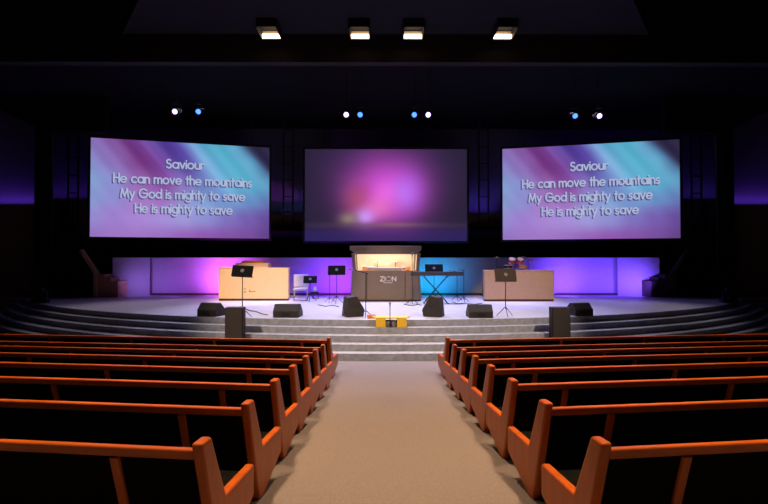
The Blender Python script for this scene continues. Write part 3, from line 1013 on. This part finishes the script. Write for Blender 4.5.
# stage wash from the battens, thrown forward
for x, e in ((-7.5, 800), (-2.6, 3800), (2.6, 3800), (7.5, 900)):
    light('SPOT', 'stage_wash', (x, 18.6, 8.5), e, LAV if abs(x) < 5 else (.9, .8, .95), (x * .9, 15.4, STAGE), spot_size=rad(70), spot_blend=.7, shadow_soft_size=.3)
for x, c in ((-4, (.32, .24, 1)), (4, (.22, .24, 1))):
    light('SPOT', 'stage_wash', (x, 17.4, 8.5), 2200, c, (x, 17.8, STAGE), spot_size=rad(46), spot_blend=.9, shadow_soft_size=.3)
# warm front light on the cabinets, the booth and the steps
light('SPOT', 'front_key', (-3.5, 9.0, 8.8), 8000, (1, .66, .36), (-5.2, 18.5, .35), spot_size=rad(18), spot_blend=.5, shadow_soft_size=.15)
light('SPOT', 'front_key', (3.5, 9.0, 8.8), 4200, (1, .70, .46), (5.2, 18.5, .6), spot_size=rad(18), spot_blend=.5, shadow_soft_size=.15)
light('SPOT', 'front_key', (0, 8.0, 8.8), 2600, (1, .70, .44), (0, 18.2, .6), spot_size=rad(13), spot_blend=.6, shadow_soft_size=.15)
for s in (-1, 1):
    light('SPOT', 'front_key', (s * 8.5, 6.0, 8.8), 4300, (1, .80, .66), (s * 1.4, 13.0, 0), spot_size=rad(37), spot_blend=.8, shadow_soft_size=.15)
# house downlights over the aisle and the pews
for x, y, e, c in ((0, 4.6, 2000, WARM), (0, 7.4, 3000, WARM), (0, 10.2, 3900, (1, .66, .48))):
    light('SPOT', 'house_downlight', (x, y + 3.8, 9.0), e, c, (x, y, 0), spot_size=rad(40), spot_blend=1.0, shadow_soft_size=.2)
for s in (-1, 1):
    for x, y, e, sz in ((3.0, 2.6, 3000, 54), (3.2, 5.0, 2500, 50), (3.4, 7.4, 2200, 48), (3.6, 9.6, 1800, 44), (8.0, 4.0, 2600, 56), (8.4, 9.0, 2200, 54)):
        light('SPOT', 'house_downlight', (s * x, y + 1.6, 9.0), e, WARM, (s * (x - .3), y, 0), spot_size=rad(sz), spot_blend=1.0, shadow_soft_size=.12)


# coloured uplights along the low wall
def uplight(px, e, col, dz=.55, dy=1.5, aim=.9, size=125):
    p = at(px, 260, WY)
    light('SPOT', 'uplight', (p.x, WY - dy, STAGE + dz), e, col, (p.x, WY, aim), spot_size=rad(size), spot_blend=1.0, shadow_soft_size=.1)


uplight(148, 60, (.40,.20,1))
uplight(178, 75, (.42,.12,1))
uplight(226, 720, (.62,.10,1), aim=1.1)
uplight(275, 80, (.20, .06, 1))
uplight(318, 210, (.12,.02,1))
uplight(343, 320, (.36,.05,1))
uplight(430, 250, (.0,.42,.85))
uplight(448, 60, (.0, .25, .8))
uplight(480, 25, (.02, .05, .6))
uplight(562, 640, (.16,.055,1))
uplight(600, 260, (.14,.05,1))
uplight(628, 300, (.17,.07,1))
light('AREA', 'booth_lamp', (c0.x, YB2 + .5, STAGE + zz(252.6) - .04), 130, (1, .80, .62), (c0.x, YB2 + 1.4, STAGE + .9), shape='RECTANGLE', size=1.9, size_y=.25)
# cove lights on the ledges
for x, y, e in ((-17.2, 20.33, 20), (17.2, 20.33, 20)):
    light('AREA', 'cove_light', (x, y, LEDGE + .06), e, (.20, .06, 1), (x, y + .05, LEDGE + 3), shape='RECTANGLE', size=3.4, size_y=.1)
for x, z, e, w in ((-15.8, 4.9, 13, 5), (-4.9, LEDGE, 4, 1.6), (5.0, LEDGE, 11, 1.6), (15.8, 4.9, 13, 5)):
    light('AREA', 'cove_light', (x, 24.0, z + .06), e, (.16, .08, 1) if x > 0 else (.12, .18, .6) if x > -6 else (.2, .07, 1), (x, 24.15, z + 3), shape='RECTANGLE', size=w, size_y=.1)

# faint ambient
w = bpy.data.worlds.new('World'); S.world = w
w.use_nodes = True
w.node_tree.nodes['Background'].inputs['Color'].default_value = (.3, .28, .4, 1)
w.node_tree.nodes['Background'].inputs['Strength'].default_value = 0.008

S.view_settings.view_transform = 'Standard'
S.view_settings.look = 'None'
S.view_settings.exposure = 0
S.view_settings.gamma = 1
S.view_settings.use_curve_mapping = False
